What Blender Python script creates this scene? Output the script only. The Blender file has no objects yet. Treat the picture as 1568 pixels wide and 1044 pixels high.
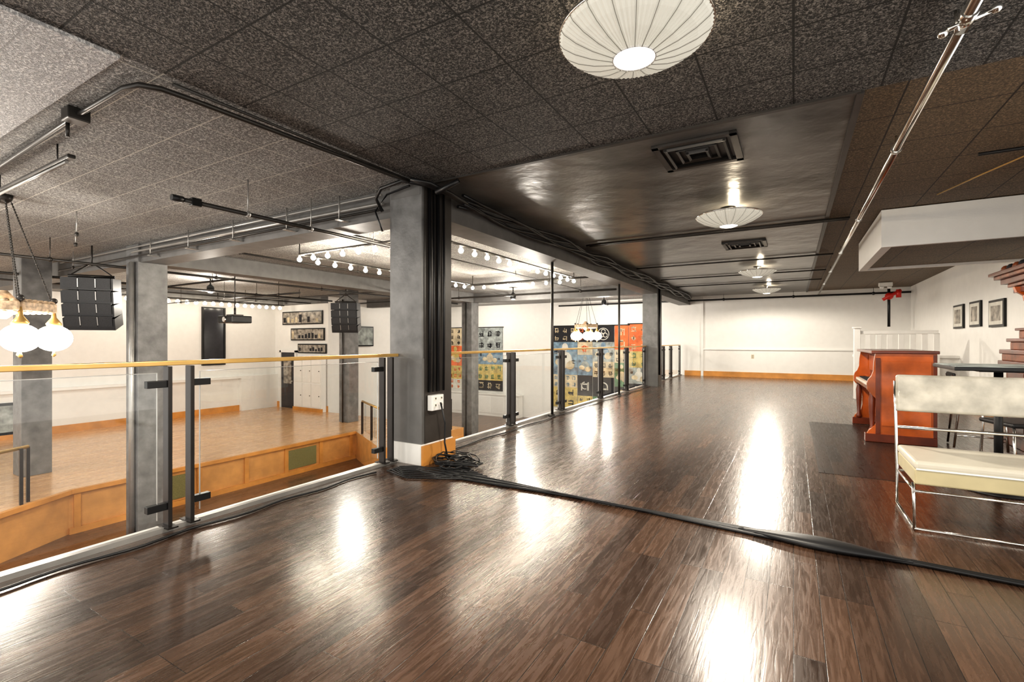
import bpy, bmesh, math, random
from mathutils import Vector, Matrix
random.seed(7)
scene = bpy.context.scene
CZ = 2.75      # ceiling height
LZ = -2.0      # lower hall floor
SZ = -1.27     # stage top
BZ = 2.46      # beam underside
YB = 17.65     # north wall

# ------------------------------------------------------------------ materials
def new_mat(name):
    m = bpy.data.materials.new(name); m.use_nodes = True
    nt = m.node_tree
    return m, nt, nt.nodes['Principled BSDF']
def N(nt, t, **kw):
    n = nt.nodes.new(t)
    for k, v in kw.items():
        if hasattr(n, k): setattr(n, k, v)
        else: n.inputs[k].default_value = v
    return n
def rgba(c): return (c[0], c[1], c[2], 1)
def mat(name, col, rough=.5, metal=0, var=.12, scale=6, bump=0, bscale=60, emit=None, es=0, coat=0):
    m, nt, b = new_mat(name)
    tc = N(nt, 'ShaderNodeTexCoord')
    no = N(nt, 'ShaderNodeTexNoise'); no.inputs['Scale'].default_value = scale; no.inputs['Detail'].default_value = 5
    nt.links.new(tc.outputs['Object'], no.inputs['Vector'])
    cr = N(nt, 'ShaderNodeValToRGB')
    cr.color_ramp.elements[0].position = .3; cr.color_ramp.elements[1].position = .7
    cr.color_ramp.elements[0].color = rgba([c*(1-var) for c in col])
    cr.color_ramp.elements[1].color = rgba([min(1, c*(1+var)) for c in col])
    nt.links.new(no.outputs['Fac'], cr.inputs['Fac']); nt.links.new(cr.outputs['Color'], b.inputs['Base Color'])
    b.inputs['Roughness'].default_value = rough; b.inputs['Metallic'].default_value = metal
    if coat: b.inputs['Coat Weight'].default_value = coat; b.inputs['Coat Roughness'].default_value = .08
    if bump:
        n2 = N(nt, 'ShaderNodeTexNoise'); n2.inputs['Scale'].default_value = bscale; n2.inputs['Detail'].default_value = 4
        nt.links.new(tc.outputs['Object'], n2.inputs['Vector'])
        bp = N(nt, 'ShaderNodeBump'); bp.inputs['Strength'].default_value = bump; bp.inputs['Distance'].default_value = .02
        nt.links.new(n2.outputs['Fac'], bp.inputs['Height']); nt.links.new(bp.outputs['Normal'], b.inputs['Normal'])
    if emit:
        b.inputs['Emission Color'].default_value = rgba(emit); b.inputs['Emission Strength'].default_value = es
    return m

def wood_floor(name, c1, c2, mortar, rough, coat, pw=.083, pl=1.1, grain=.35, bump=.15, along_y=True):
    m, nt, b = new_mat(name)
    tc = N(nt, 'ShaderNodeTexCoord')
    mp = N(nt, 'ShaderNodeMapping')
    if along_y: mp.inputs['Rotation'].default_value = (0, 0, math.radians(90))
    nt.links.new(tc.outputs['Object'], mp.inputs['Vector'])
    br = N(nt, 'ShaderNodeTexBrick')
    br.offset = .37; br.offset_frequency = 3
    br.inputs['Scale'].default_value = 1; br.inputs['Brick Width'].default_value = pl; br.inputs['Row Height'].default_value = pw
    br.inputs['Mortar Size'].default_value = .0018; br.inputs['Mortar Smooth'].default_value = .3
    br.inputs['Color1'].default_value = rgba(c1); br.inputs['Color2'].default_value = rgba(c2); br.inputs['Mortar'].default_value = rgba(mortar)
    nt.links.new(mp.outputs['Vector'], br.inputs['Vector'])
    # fine straight grain, offset per plank by the plank colour so boards do not run into each other
    mg = N(nt, 'ShaderNodeMapping'); mg.inputs['Scale'].default_value = (3.2, 40, 1)
    nt.links.new(mp.outputs['Vector'], mg.inputs['Vector'])
    sc = N(nt, 'ShaderNodeVectorMath', operation='SCALE'); sc.inputs['Scale'].default_value = 60
    nt.links.new(br.outputs['Color'], sc.inputs[0])
    ad = N(nt, 'ShaderNodeVectorMath', operation='ADD')
    nt.links.new(mg.outputs['Vector'], ad.inputs[0]); nt.links.new(sc.outputs['Vector'], ad.inputs[1])
    ng = N(nt, 'ShaderNodeTexNoise'); ng.inputs['Scale'].default_value = 1.4; ng.inputs['Detail'].default_value = 8; ng.inputs['Distortion'].default_value = 1.1
    nt.links.new(ad.outputs['Vector'], ng.inputs['Vector'])
    r = N(nt, 'ShaderNodeMapRange'); r.inputs['From Min'].default_value = .3; r.inputs['From Max'].default_value = .7
    r.inputs['To Min'].default_value = 1-grain; r.inputs['To Max'].default_value = 1+grain
    nt.links.new(ng.outputs['Fac'], r.inputs['Value'])
    mx = N(nt, 'ShaderNodeVectorMath', operation='MULTIPLY')
    nt.links.new(br.outputs['Color'], mx.inputs[0]); nt.links.new(r.outputs['Result'], mx.inputs[1])
    nt.links.new(mx.outputs['Vector'], b.inputs['Base Color'])
    rr = N(nt, 'ShaderNodeMapRange'); rr.inputs['From Min'].default_value = .3; rr.inputs['From Max'].default_value = .7
    rr.inputs['To Min'].default_value = rough*.8; rr.inputs['To Max'].default_value = rough*1.25
    nt.links.new(ng.outputs['Fac'], rr.inputs['Value']); nt.links.new(rr.outputs['Result'], b.inputs['Roughness'])
    sb = N(nt, 'ShaderNodeMath', operation='MULTIPLY_ADD'); sb.inputs[1].default_value = -1.6
    nt.links.new(br.outputs['Fac'], sb.inputs[0]); nt.links.new(ng.outputs['Fac'], sb.inputs[2])
    bp = N(nt, 'ShaderNodeBump'); bp.inputs['Strength'].default_value = bump; bp.inputs['Distance'].default_value = .003
    nt.links.new(sb.outputs[0], bp.inputs['Height']); nt.links.new(bp.outputs['Normal'], b.inputs['Normal'])
    b.inputs['Coat Weight'].default_value = coat; b.inputs['Coat Roughness'].default_value = .15
    nt.links.new(bp.outputs['Normal'], b.inputs['Coat Normal'])
    return m

def tile_ceiling(name, dark, light, seam, tile=.41, rough=.6, bump=.9, pos=.52, ns=75, seamw=.004):
    m, nt, b = new_mat(name)
    tc = N(nt, 'ShaderNodeTexCoord')
    br = N(nt, 'ShaderNodeTexBrick'); br.offset = 0
    br.inputs['Scale'].default_value = 1; br.inputs['Brick Width'].default_value = tile; br.inputs['Row Height'].default_value = tile
    br.inputs['Mortar Size'].default_value = seamw; br.inputs['Mortar Smooth'].default_value = .1
    nt.links.new(tc.outputs['Object'], br.inputs['Vector'])
    no = N(nt, 'ShaderNodeTexNoise'); no.inputs['Scale'].default_value = ns; no.inputs['Detail'].default_value = 3; no.inputs['Distortion'].default_value = 1.0
    nt.links.new(tc.outputs['Object'], no.inputs['Vector'])
    cr = N(nt, 'ShaderNodeValToRGB'); cr.color_ramp.elements[0].position = pos-.06; cr.color_ramp.elements[1].position = pos+.13
    cr.color_ramp.elements[0].color = rgba(dark); cr.color_ramp.elements[1].color = rgba(light)  # pale speckle is surface texture, with bright glints painted in by its contrast
    nt.links.new(no.outputs['Fac'], cr.inputs['Fac'])
    mx = N(nt, 'ShaderNodeMix', data_type='RGBA')
    nt.links.new(br.outputs['Fac'], mx.inputs['Factor']); nt.links.new(cr.outputs['Color'], mx.inputs[6]); mx.inputs[7].default_value = rgba(seam)
    nt.links.new(mx.outputs[2], b.inputs['Base Color'])
    b.inputs['Roughness'].default_value = rough
    sb = N(nt, 'ShaderNodeMath', operation='MULTIPLY_ADD'); sb.inputs[1].default_value = -1.0
    nt.links.new(br.outputs['Fac'], sb.inputs[0]); nt.links.new(no.outputs['Fac'], sb.inputs[2])
    bp = N(nt, 'ShaderNodeBump'); bp.inputs['Strength'].default_value = bump; bp.inputs['Distance'].default_value = .012
    nt.links.new(sb.outputs[0], bp.inputs['Height']); nt.links.new(bp.outputs['Normal'], b.inputs['Normal'])
    return m

def glass_mat(name):
    m = bpy.data.materials.new(name); m.use_nodes = True; nt = m.node_tree
    nt.nodes.clear()
    o = N(nt, 'ShaderNodeOutputMaterial'); t = N(nt, 'ShaderNodeBsdfTransparent'); g = N(nt, 'ShaderNodeBsdfGlossy')
    t.inputs['Color'].default_value = (.96, .98, .97, 1); g.inputs['Roughness'].default_value = .02
    f = N(nt, 'ShaderNodeLayerWeight'); f.inputs['Blend'].default_value = .5
    pw = N(nt, 'ShaderNodeMath', operation='POWER'); pw.inputs[1].default_value = 4.5
    ma = N(nt, 'ShaderNodeMath', operation='MULTIPLY_ADD'); ma.inputs[1].default_value = .7; ma.inputs[2].default_value = .075
    mx = N(nt, 'ShaderNodeMixShader')
    nt.links.new(f.outputs['Facing'], pw.inputs[0]); nt.links.new(pw.outputs[0], ma.inputs[0])
    nt.links.new(ma.outputs[0], mx.inputs[0]); nt.links.new(t.outputs[0], mx.inputs[1]); nt.links.new(g.outputs[0], mx.inputs[2])
    nt.links.new(mx.outputs[0], o.inputs[0])
    return m

M = {}
M['floor'] = wood_floor('espresso_planks', (.034, .018, .011), (.092, .050, .030), (.005, .003, .002), .26, .38, grain=.35, bump=.16, pl=.9, pw=.105)
M['floorpatch'] = wood_floor('darker_patch_planks', (.013, .007, .005), (.034, .018, .011), (.004, .002, .001), .32, .06, grain=.35, bump=.16, pl=.9, pw=.105)
M['lowfloor'] = wood_floor('hall_dark_planks', (.10, .05, .03), (.17, .09, .05), (.02, .01, .01), .3, .3)
M['stagefloor'] = wood_floor('maple_stage', (.58, .32, .15), (.74, .44, .21), (.36, .2, .1), .25, .4, pw=.07, grain=.12, bump=.05)
M['orange'] = mat('honey_wood', (.64, .29, .07), .4, var=.18, scale=3)
M['orange2'] = mat('honey_wood_panel', (.62, .31, .10), .4, var=.15, scale=4)
M['ctile'] = tile_ceiling('charcoal_tile', (.015, .0145, .014), (.31, .288, .265), (.008, .007, .006), ns=85, bump=1, tile=.46, seamw=.006)
M['ctileH'] = tile_ceiling('grey_hall_tile', (.12, .118, .114), (.56, .55, .53), (.58, .56, .50), ns=75, tile=.46)
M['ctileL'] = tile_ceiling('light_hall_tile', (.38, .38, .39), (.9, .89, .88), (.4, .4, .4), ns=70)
M['ctileR'] = tile_ceiling('brown_tile', (.085, .060, .037), (.28, .195, .12), (.02, .014, .01), bump=.4, tile=.6, seamw=.006)
M['csmooth'] = mat('semi_gloss_ceiling', (.13, .125, .117), .28, var=.5, scale=1.4, bump=.8, bscale=2.6)
M['white'] = mat('white_wall', (.84, .83, .80), .6, var=.02, bump=.05)
M['whitetrim'] = mat('white_trim', (.85, .84, .81), .4, var=.02)
M['grey'] = mat('pillar_grey', (.16, .16, .158), .42, var=.3, bump=.25, bscale=12)
M['beam'] = mat('beam_grey', (.14, .137, .133), .5, var=.15)
M['dark'] = mat('pillar_dark', (.045, .040, .036), .4, var=.2)
M['black'] = mat('black_metal', (.02, .02, .02), .35, metal=.5)
M['rubber'] = mat('black_rubber', (.012, .012, .013), .4)
M['cloth'] = mat('speaker_grille', (.022, .022, .024), .5, var=.4, scale=90)
M['conduit'] = mat('painted_conduit', (.05, .046, .042), .35, metal=.5)
M['conduitG'] = mat('grey_conduit', (.42, .41, .39), .35, metal=.6)
M['chrome'] = mat('chrome', (.78, .77, .74), .15, metal=1)
M['brass'] = mat('brass_rail', (.62, .40, .14), .3, metal=.6)
M['steel'] = mat('rail_post_steel', (.045, .04, .037), .3, metal=.7)
M['glass'] = glass_mat('clear_glass')
M['shade'] = mat('pleated_shade', (.66, .65, .58), .7, var=.02, emit=(1, .95, .82), es=.22)
M['rib'] = mat('shade_rib', (.20, .19, .17), .6, emit=(1, .9, .7), es=.05)
M['lens'] = mat('lamp_lens', (1, .98, .9), .5, emit=(1, .94, .82), es=8)
M['bulb'] = mat('bulb_glow', (1, .95, .85), .5, emit=(1, .90, .74), es=150)
M['bulb2'] = mat('bulb_glow_soft', (1, .95, .85), .5, emit=(1, .90, .74), es=28)
M['globe'] = mat('globe_glow', (1, .97, .9), .4, emit=(1, .96, .90), es=9)
M['cream'] = mat('cream_vinyl', (.66, .62, .52), .3, var=.05, bump=.1, bscale=9)
M['yellowc'] = mat('yellow_vinyl', (.56, .49, .30), .35, var=.08)
M['pearl'] = mat('pearl_vinyl', (.50, .47, .40), .14, var=.3, scale=7, bump=1, bscale=5)
M['red'] = mat('mahogany_red', (.46, .10, .014), .22, var=.4, scale=4, coat=.6)
M['redd'] = mat('mahogany_dark', (.14, .028, .010), .28, var=.3, coat=.4)
M['ivory'] = mat('ivory', (.85, .82, .72), .3)
M['carve'] = mat('carved_wood', (.22, .065, .026), .3, var=.5, scale=12)
M['carve2'] = mat('weathered_wood', (.48, .35, .23), .5, var=.5, scale=24)
M['olive'] = mat('olive_grille', (.20, .18, .07), .6, var=.2, scale=50)
M['redp'] = mat('red_valve', (.6, .03, .02), .35)
M['photo'] = mat('old_photo', (.30, .27, .23), .4, var=.85, scale=7)
M['screen'] = mat('dark_screen', (.03, .03, .035), .15)
M['blk'] = mat('cloth_black', (.02, .02, .024), .8)
M['wht'] = mat('cloth_white', (.66, .64, .58), .8)
M['blu'] = mat('cloth_blue', (.19, .28, .36), .8, var=.5, scale=5)
M['gry'] = mat('cloth_grey', (.32, .35, .34), .8, var=.55, scale=5)
M['grn'] = mat('cloth_green', (.12, .23, .13), .8, var=.5, scale=5)
M['org'] = mat('cloth_orange', (.70, .17, .06), .8, var=.3, scale=4)
M['yel'] = mat('cloth_yellow', (.58, .45, .16), .8, var=.35, scale=5)
M['crm'] = mat('cloth_cream', (.58, .49, .34), .8, var=.35, scale=4)

# ------------------------------------------------------------------ mesh builder
class B:
    def __init__(s, name):
        s.name = name; s.bm = bmesh.new(); s.mats = []
    def mi(s, k):
        if k not in s.mats: s.mats.append(k)
        return s.mats.index(k)
    def _set(s, faces, k, smooth=False):
        i = s.mi(k)
        for f in faces: f.material_index = i; f.smooth = smooth
    def box(s, x0, x1, y0, y1, z0, z1, k, bev=0, rot=None):
        x0, x1 = min(x0, x1), max(x0, x1); y0, y1 = min(y0, y1), max(y0, y1); z0, z1 = min(z0, z1), max(z0, z1)
        c = Vector(((x0+x1)/2, (y0+y1)/2, (z0+z1)/2))
        Mx = Matrix.Translation(c)
        if rot: Mx = Mx @ rot
        Mx = Mx @ Matrix.Diagonal((x1-x0, y1-y0, z1-z0, 1))
        r = bmesh.ops.create_cube(s.bm, size=1, matrix=Mx)
        vs = r['verts']
        if bev:
            es = list({e for v in vs for e in v.link_edges})
            rb = bmesh.ops.bevel(s.bm, geom=es, offset=bev, segments=3, affect='EDGES', profile=.5)
            vs = rb['verts']
            fs = rb['faces']
            fs = list({f for v in vs for f in v.link_faces} | set(fs))
        else:
            fs = list({f for v in vs for f in v.link_faces})
        s._set(fs, k, False)
        return s
    def quad(s, pts, k):
        f = s.bm.faces.new([s.bm.verts.new(p) for p in pts]); s._set([f], k); return s
    def prism(s, poly, z0, z1, k, kside=None):
        a = [s.bm.verts.new((p[0], p[1], z0)) for p in poly]; b = [s.bm.verts.new((p[0], p[1], z1)) for p in poly]
        f1 = s.bm.faces.new(a[::-1]); f2 = s.bm.faces.new(b); s._set([f1, f2], k)
        n = len(poly)
        fs = [s.bm.faces.new([a[i], a[(i+1) % n], b[(i+1) % n], b[i]]) for i in range(n)]
        s._set(fs, kside or k); return s
    def prismY(s, prof, y0, y1, k):  # profile in XZ extruded in Y
        a = [s.bm.verts.new((p[0], y0, p[1])) for p in prof]; b = [s.bm.verts.new((p[0], y1, p[1])) for p in prof]
        n = len(prof)
        fs = [s.bm.faces.new(a), s.bm.faces.new(b[::-1])] + [s.bm.faces.new([b[i], b[(i+1) % n], a[(i+1) % n], a[i]]) for i in range(n)]
        s._set(fs, k); return s
    def tube(s, pts, r, k, seg=10, cap=True, flat=1):
        pts = [Vector(p) for p in pts]; rings = []
        up = Vector((0, 0, 1))
        for i, p in enumerate(pts):
            if i == 0: t = pts[1]-p
            elif i == len(pts)-1: t = p-pts[i-1]
            else: t = (pts[i+1]-p).normalized()+(p-pts[i-1]).normalized()
            if t.length < 1e-8: t = Vector((0, 0, 1))
            t.normalize()
            u = up if abs(t.dot(up)) < .95 else Vector((1, 0, 0))
            a = t.cross(u).normalized(); b = t.cross(a).normalized()
            rr = r[i] if isinstance(r, (list, tuple)) else r
            rings.append([s.bm.verts.new(p+a*rr*math.cos(2*math.pi*j/seg)+b*rr*flat*math.sin(2*math.pi*j/seg)) for j in range(seg)])
        fs = []
        for i in range(len(rings)-1):
            for j in range(seg):
                fs.append(s.bm.faces.new([rings[i][j], rings[i][(j+1) % seg], rings[i+1][(j+1) % seg], rings[i+1][j]]))
        s._set(fs, k, True)
        if cap:
            s._set([s.bm.faces.new(rings[0][::-1]), s.bm.faces.new(rings[-1])], k)
        return s
    def lathe(s, c, prof, k, seg=32, pleat=0, smooth=True):
        rings = []
        for (r, z) in prof:
            rg = []
            for j in range(seg):
                a = 2*math.pi*j/seg
                rr = r*(1+(pleat if j % 2 else 0)); rg.append(s.bm.verts.new((c[0]+rr*math.cos(a), c[1]+rr*math.sin(a), c[2]+z - (pleat*.25 if (j % 2) else 0))))
            rings.append(rg)
        fs = []
        for i in range(len(rings)-1):
            for j in range(seg):
                fs.append(s.bm.faces.new([rings[i][j], rings[i][(j+1) % seg], rings[i+1][(j+1) % seg], rings[i+1][j]]))
        s._set(fs, k, smooth)
        if prof[0][0] > 1e-4: s._set([s.bm.faces.new(rings[0][::-1])], k)
        if prof[-1][0] > 1e-4: s._set([s.bm.faces.new(rings[-1])], k)
        return s
    def ball(s, c, r, k, seg=14, sc=(1, 1, 1)):
        Mx = Matrix.Translation(c) @ Matrix.Diagonal((r*sc[0], r*sc[1], r*sc[2], 1))
        q = bmesh.ops.create_uvsphere(s.bm, u_segments=seg, v_segments=max(6, seg//2), radius=1, matrix=Mx)
        s._set(list({f for v in q['verts'] for f in v.link_faces}), k, True); return s
    def done(s, parent=None, recalc=True):
        if recalc: bmesh.ops.recalc_face_normals(s.bm, faces=s.bm.faces)
        me = bpy.data.meshes.new(s.name); s.bm.to_mesh(me); s.bm.free()
        for k in s.mats: me.materials.append(M[k])
        o = bpy.data.objects.new(s.name, me); scene.collection.objects.link(o)
        if parent: o.parent = parent
        return o

XW, XE = -17.0, 2.9
# ------------------------------------------------------------------ shell
b = B('floor'); b.box(-3.52, XE, -2.5, YB, -.35, 0, 'floor'); b.done()
b = B('floor_hall'); b.box(XW, -3.5, -2.5, YB, LZ-.2, LZ, 'lowfloor'); b.done()
b = B('wall_mezzanine_side'); b.box(-3.5, -3.3, -2.5, YB, LZ, -.35, 'white'); b.done()

b = B('ceiling'); b.box(-3.15, XE, -2.5, 3.66, CZ, CZ+.15, 'ctile'); b.done()
b = B('ceiling_smooth'); b.box(-3.15, .36, 3.66, YB, CZ, CZ+.15, 'csmooth'); b.done()
b = B('ceiling_right'); b.box(.36, XE, 3.66, YB, CZ+.01, CZ+.15, 'ctileR'); b.done()
b = B('ceiling_hall'); b.box(XW, -3.15, 1.17, YB, CZ, CZ+.15, 'ctileH'); b.done()
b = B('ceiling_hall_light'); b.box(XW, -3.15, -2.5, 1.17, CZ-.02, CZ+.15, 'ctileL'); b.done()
b = B('trim_1'); b.box(.34, .38, 3.66, YB, CZ-.02, CZ+.0, 'dark'); b.box(-3.1, .36, 3.64, 3.68, CZ-.015, CZ, 'dark'); b.done()

b = B('wall_north'); b.box(-14, XE, YB, YB+.2, LZ, CZ+.15, 'white')
b.box(-2.76, -2.68, YB-.05, YB, 0, CZ, 'white'); b.done()
b = B('wall_east'); b.box(XE, XE+.2, 4.5, YB+.2, -.35, CZ+.15, 'white'); b.done()
b = B('wall_west'); b.box(XW-.2, XW, -2.5, 11.4, LZ, CZ+.15, 'white'); b.done()
b = B('wall_stage_north'); b.box(XW, -14, 11.2, 11.4, LZ, CZ, 'white'); b.done()
b = B('wall_hall_northwest'); b.box(-14.2, -14, 11.4, YB+.2, LZ, CZ, 'white'); b.done()
b = B('baseboard_north'); b.box(-3.3, XE, YB-.03, YB, 0, .17, 'orange'); b.done()
b = B('baseboard_east'); b.box(XE-.03, XE, 4.5, YB-.03, 0, .17, 'orange'); b.done()
b = B('baseboard_west'); b.box(XW, XW+.04, -.5, 11.2, SZ, SZ+.2, 'orange'); b.done()
b = B('baseboard_stage_north'); b.box(XW+.04, -14, 11.16, 11.2, SZ, SZ+.2, 'orange'); b.done()
b = B('trim_2'); b.box(-2.68, XE, YB-.05, YB, .90, .94, 'whitetrim'); b.done()
b = B('trim_3'); b.box(XW, XW+.16, -2, 9.8, -.12, -.05, 'whitetrim'); b.box(XW, XW+.16, 9.8, 11.2, LZ+.7, -.05, 'whitetrim'); b.done()
b = B('trim_4'); b.box(-3.44, -3.40, -2.5, YB, .0, .03, 'conduitG'); b.box(-3.56, -3.52, -2.5, YB, -.35, .0, 'whitetrim'); b.done()
# low jog wall by the stair
b = B('wall_stair_low'); b.box(1.18, 2.9, 13.0, 13.12, 0, .85, 'white'); b.box(1.18, 2.9, 12.97, 13.0, 0, .17, 'orange'); b.box(1.14, 2.9, 12.95, 13.14, .85, .9, 'whitetrim'); b.done()

# soffit
b = B('soffit_duct'); b.box(.9, XE, 7.13, 9.43, 2.36, CZ, 'white')
b.box(.9, 1.0, 7.13, 9.43, 2.31, 2.36, 'white'); b.box(1.0, XE, 7.13, 7.18, 2.31, 2.36, 'white'); b.box(1.0, XE, 9.35, 9.43, 2.31, 2.36, 'white')
b.box(1.0, XE, 7.18, 9.35, 2.345, 2.36, 'ctileR'); b.done()

# beams
b = B('beam_mezzanine'); b.box(-3.5, -3.12, 4.01, 12.9, BZ, CZ, 'beam'); b.box(-3.5, -3.12, 13.3, YB, BZ, CZ, 'beam'); b.done()
b = B('beam_hall_cross'); b.box(-9.0, -3.52, 3.62, 3.98, BZ, CZ, 'beam'); b.box(XW, -9.42, 3.62, 3.98, BZ, CZ, 'beam'); b.done()
b = B('beam_hall_north'); b.box(-14, -3.52, 12.95, 13.25, BZ, CZ, 'beam'); b.done()
b = B('beam_hall_long'); b.box(-9.4, -9.02, 4.0, 12.9, BZ, CZ, 'beam'); b.done()
b = B('beam_hall_west'); b.box(XW, XW+.9, 4.0, 10.9, 2.52, CZ, 'beam'); b.box(XW, -14, 10.9, 11.2, 2.52, CZ, 'beam'); b.done()

# pillars
def pillar(x0, x1, y0, y1, zb, main=False, zt=CZ):
    b = B('pillar')
    b.box(x0, x1, y0, y1, zb, zt, 'grey', bev=.008)
    if main:
        b.box(x0-.004, x1+.006, y0-.006, y1, zb, 1.03, 'beam')
        b.box(x1, x1+.012, y0+.03, y1, zb, zt, 'dark')
        b.box(x0+.02, x1-.02, y0-.003, y0+.1, 2.62, zt, 'beam')
    return b
b = pillar(-3.52, -3.1, 3.56, 4.01, 0, True)
b.box(-3.53, -3.085, 3.54, 4.03, 0, .2, 'whitetrim'); b.box(-3.08, -3.055, 3.53, 4.04, 0, .19, 'orange')
for i, yy in enumerate((3.64, 3.70, 3.77, 3.86)):
    b.tube([(-3.07, yy, CZ-.05), (-3.068, yy+.008, 1.6), (-3.07, yy, .7)], (.016, .010, .018, .012)[i], 'rubber')
b.done()
b = B('outlet_box'); b.box(-3.08, -3.02, 3.62, 3.80, .52, .67, 'whitetrim', bev=.006)
for yy in (3.655, 3.745):
    for zz in (.555, .62): b.box(-3.022, -3.016, yy, yy+.03, zz, zz+.035, 'ivory'); b.box(-3.017, -3.013, yy+.008, yy+.012, zz+.01, zz+.026, 'black'); b.box(-3.017, -3.013, yy+.018, yy+.022, zz+.01, zz+.026, 'black')
b.done()
b = pillar(-3.5, -3.1, 12.9, 13.3, 0, True)
b.tube([(-3.07, 13.0, CZ-.1), (-3.07, 13.0, .3)], .02, 'rubber'); b.done()
b = pillar(-9.42, -9.0, 3.58, 4.0, LZ)
b.tube([(-9.1, 3.54, BZ), (-9.1, 3.54, LZ)], .035, 'conduitG'); b.tube([(-9.2, 3.55, BZ), (-9.2, 3.55, LZ)], .02, 'conduitG'); b.done()
b = pillar(-9.5, -9.1, 12.9, 13.3, LZ); b.tube([(-9.3, 12.86, BZ), (-9.3, 12.86, LZ)], .02, 'conduit'); b.done()
b = pillar(-12.5, -12.05, 3.0, 3.42, SZ); b.done()
b = pillar(-12.0, -11.6, 10.0, 10.4, SZ); b.tube([(-11.8, 9.96, BZ), (-11.8, 9.96, SZ)], .02, 'conduit'); b.done()

# stage
poly = [(XW+.04, -.5), (-8.35, -.5), (-10.35, 3.14), (-10.35, 9.18), (-8.15, 7.97), (-8.15, 11.16), (XW+.04, 11.16)]
b = B('stage_platform'); b.prism(poly, LZ, SZ, 'stagefloor', 'orange2')
b.prism([(p[0], p[1]) for p in [(-8.33, -.5), (-8.25, -.48), (-10.27, 3.16), (-10.35, 3.14)]], SZ-.06, SZ+.01, 'orange')
b.box(-10.35, -10.28, 3.14, 9.14, SZ-.06, SZ+.01, 'orange'); b.box(-10.35, -10.3, 3.14, 9.14, LZ, LZ+.1, 'orange')
y = 3.2
while y < 9.0:
    b.box(-10.35, -10.315, y, y+.09, LZ+.1, SZ-.06, 'orange'); y += .96
b.box(-10.35, -10.32, 7.05, 7.9, LZ+.14, SZ-.14, 'olive')
b.box(-10.35, -10.32, 4.25, 4.9, LZ+.14, SZ-.14, 'olive')
b.done()

# stage low rails
def low_rail(p0, p1, n, z=SZ, h=.85):
    b = B('stage_guard_rail')
    p0 = Vector(p0); p1 = Vector(p1)
    for i in range(n):
        p = p0.lerp(p1, i/(n-1)); b.box(p.x-.02, p.x+.02, p.y-.02, p.y+.02, z, z+h, 'steel'); b.box(p.x-.02+.1, p.x+.02+.1, p.y-.1-.02, p.y-.1+.02, z, z+h, 'steel')
    b.tube([(p0.x, p0.y, z+h), (p1.x, p1.y, z+h)], .028, 'brass')
    b.quad([(p0.x, p0.y, z+.08), (p1.x, p1.y, z+.08), (p1.x, p1.y, z+h-.05), (p0.x, p0.y, z+h-.05)], 'glass')
    b.done(recalc=False)
low_rail((-10.15, 2.6), (-8.6, -.2), 3)
low_rail((-8.35, 8.2), (-10.0, 9.1), 3)
low_rail((-8.35, 8.4), (-8.35, 10.8), 3)

# hall doors, dark panels, pictures
b = B('door_1'); b.box(-16.55, -15.75, 11.15, 11.2, SZ, SZ+2.05, 'screen'); b.box(-16.63, -16.55, 11.12, 11.2, SZ, SZ+2.12, 'whitetrim'); b.box(-15.75, -15.67, 11.12, 11.2, SZ, SZ+2.12, 'whitetrim'); b.box(-16.63, -15.67, 11.12, 11.2, SZ+2.05, SZ+2.13, 'whitetrim')
b.box(-16.4, -15.95, 11.13, 11.15, SZ+.9, SZ+1.75, 'photo'); b.box(-15.87, -15.82, 11.08, 11.15, SZ+.98, SZ+1.02, 'chrome'); b.done()
b = B('storage_cupboard'); b.box(-15.55, -14.05, 10.95, 11.155, SZ, SZ+1.9, 'whitetrim')
for i in range(3):
    for j in range(2):
        b.box(-15.52+i*.49, -15.07+i*.49, 10.93, 10.95, SZ+.15+j*.87, SZ+.97+j*.87, 'white', bev=.004); b.ball((-15.12+i*.49, 10.92, SZ+.55+j*.87), .018, 'black')
b.box(-15.57, -14.03, 10.92, 11.0, SZ, SZ+.12, 'orange')
b.done()
b = B('hanging_black_screen'); b.box(XW, XW+.05, 8.6, 9.25, .42, 2.3, 'screen'); b.box(XW, XW+.08, 8.55, 8.6, .38, 2.34, 'black'); b.box(XW, XW+.08, 9.25, 9.3, .38, 2.34, 'black'); b.box(XW, XW+.08, 8.6, 9.25, 2.3, 2.34, 'black'); b.box(XW, XW+.08, 8.6, 9.25, .38, .42, 'black'); b.done()
def frame_y(x0, x1, y, z0, z1, k='photo'):
    b = B('framed_panorama_photo'); b.box(x0, x1, y-.03, y, z0, z1, 'black'); b.box(x0+.04, x1-.04, y-.036, y-.03, z0+.04, z1-.04, k)
    n = 9
    for i in range(n):
        xx = x0+.08+(x1-x0-.2)*i/n; b.box(xx, xx+(x1-x0)/n*.55, y-.04, y-.036, z0+.08, z0+.08+(z1-z0-.18)*random.uniform(.4, 1), random.choice(['crm', 'blk', 'blk', 'photo']))
    b.done()
frame_y(-16.5, -14.25, 11.18, 1.80, 2.28); frame_y(-16.0, -14.15, 11.18, 1.22, 1.66)
frame_y(-15.6, -14.05, 11.18, .76, 1.1)
b = B('wall_monitor'); b.box(-13.98, -13.9, 12.1, 13.2, 1.0, 1.75, 'black'); b.box(-13.9, -13.88, 12.15, 13.15, 1.05, 1.7, 'gry'); b.done()
b = B('wall_frame'); b.box(XW, XW+.04, 3.55, 4.2, -1.15, -.35, 'black'); b.box(XW+.04, XW+.05, 3.62, 4.13, -1.08, -.42, 'gry'); b.done()

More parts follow.
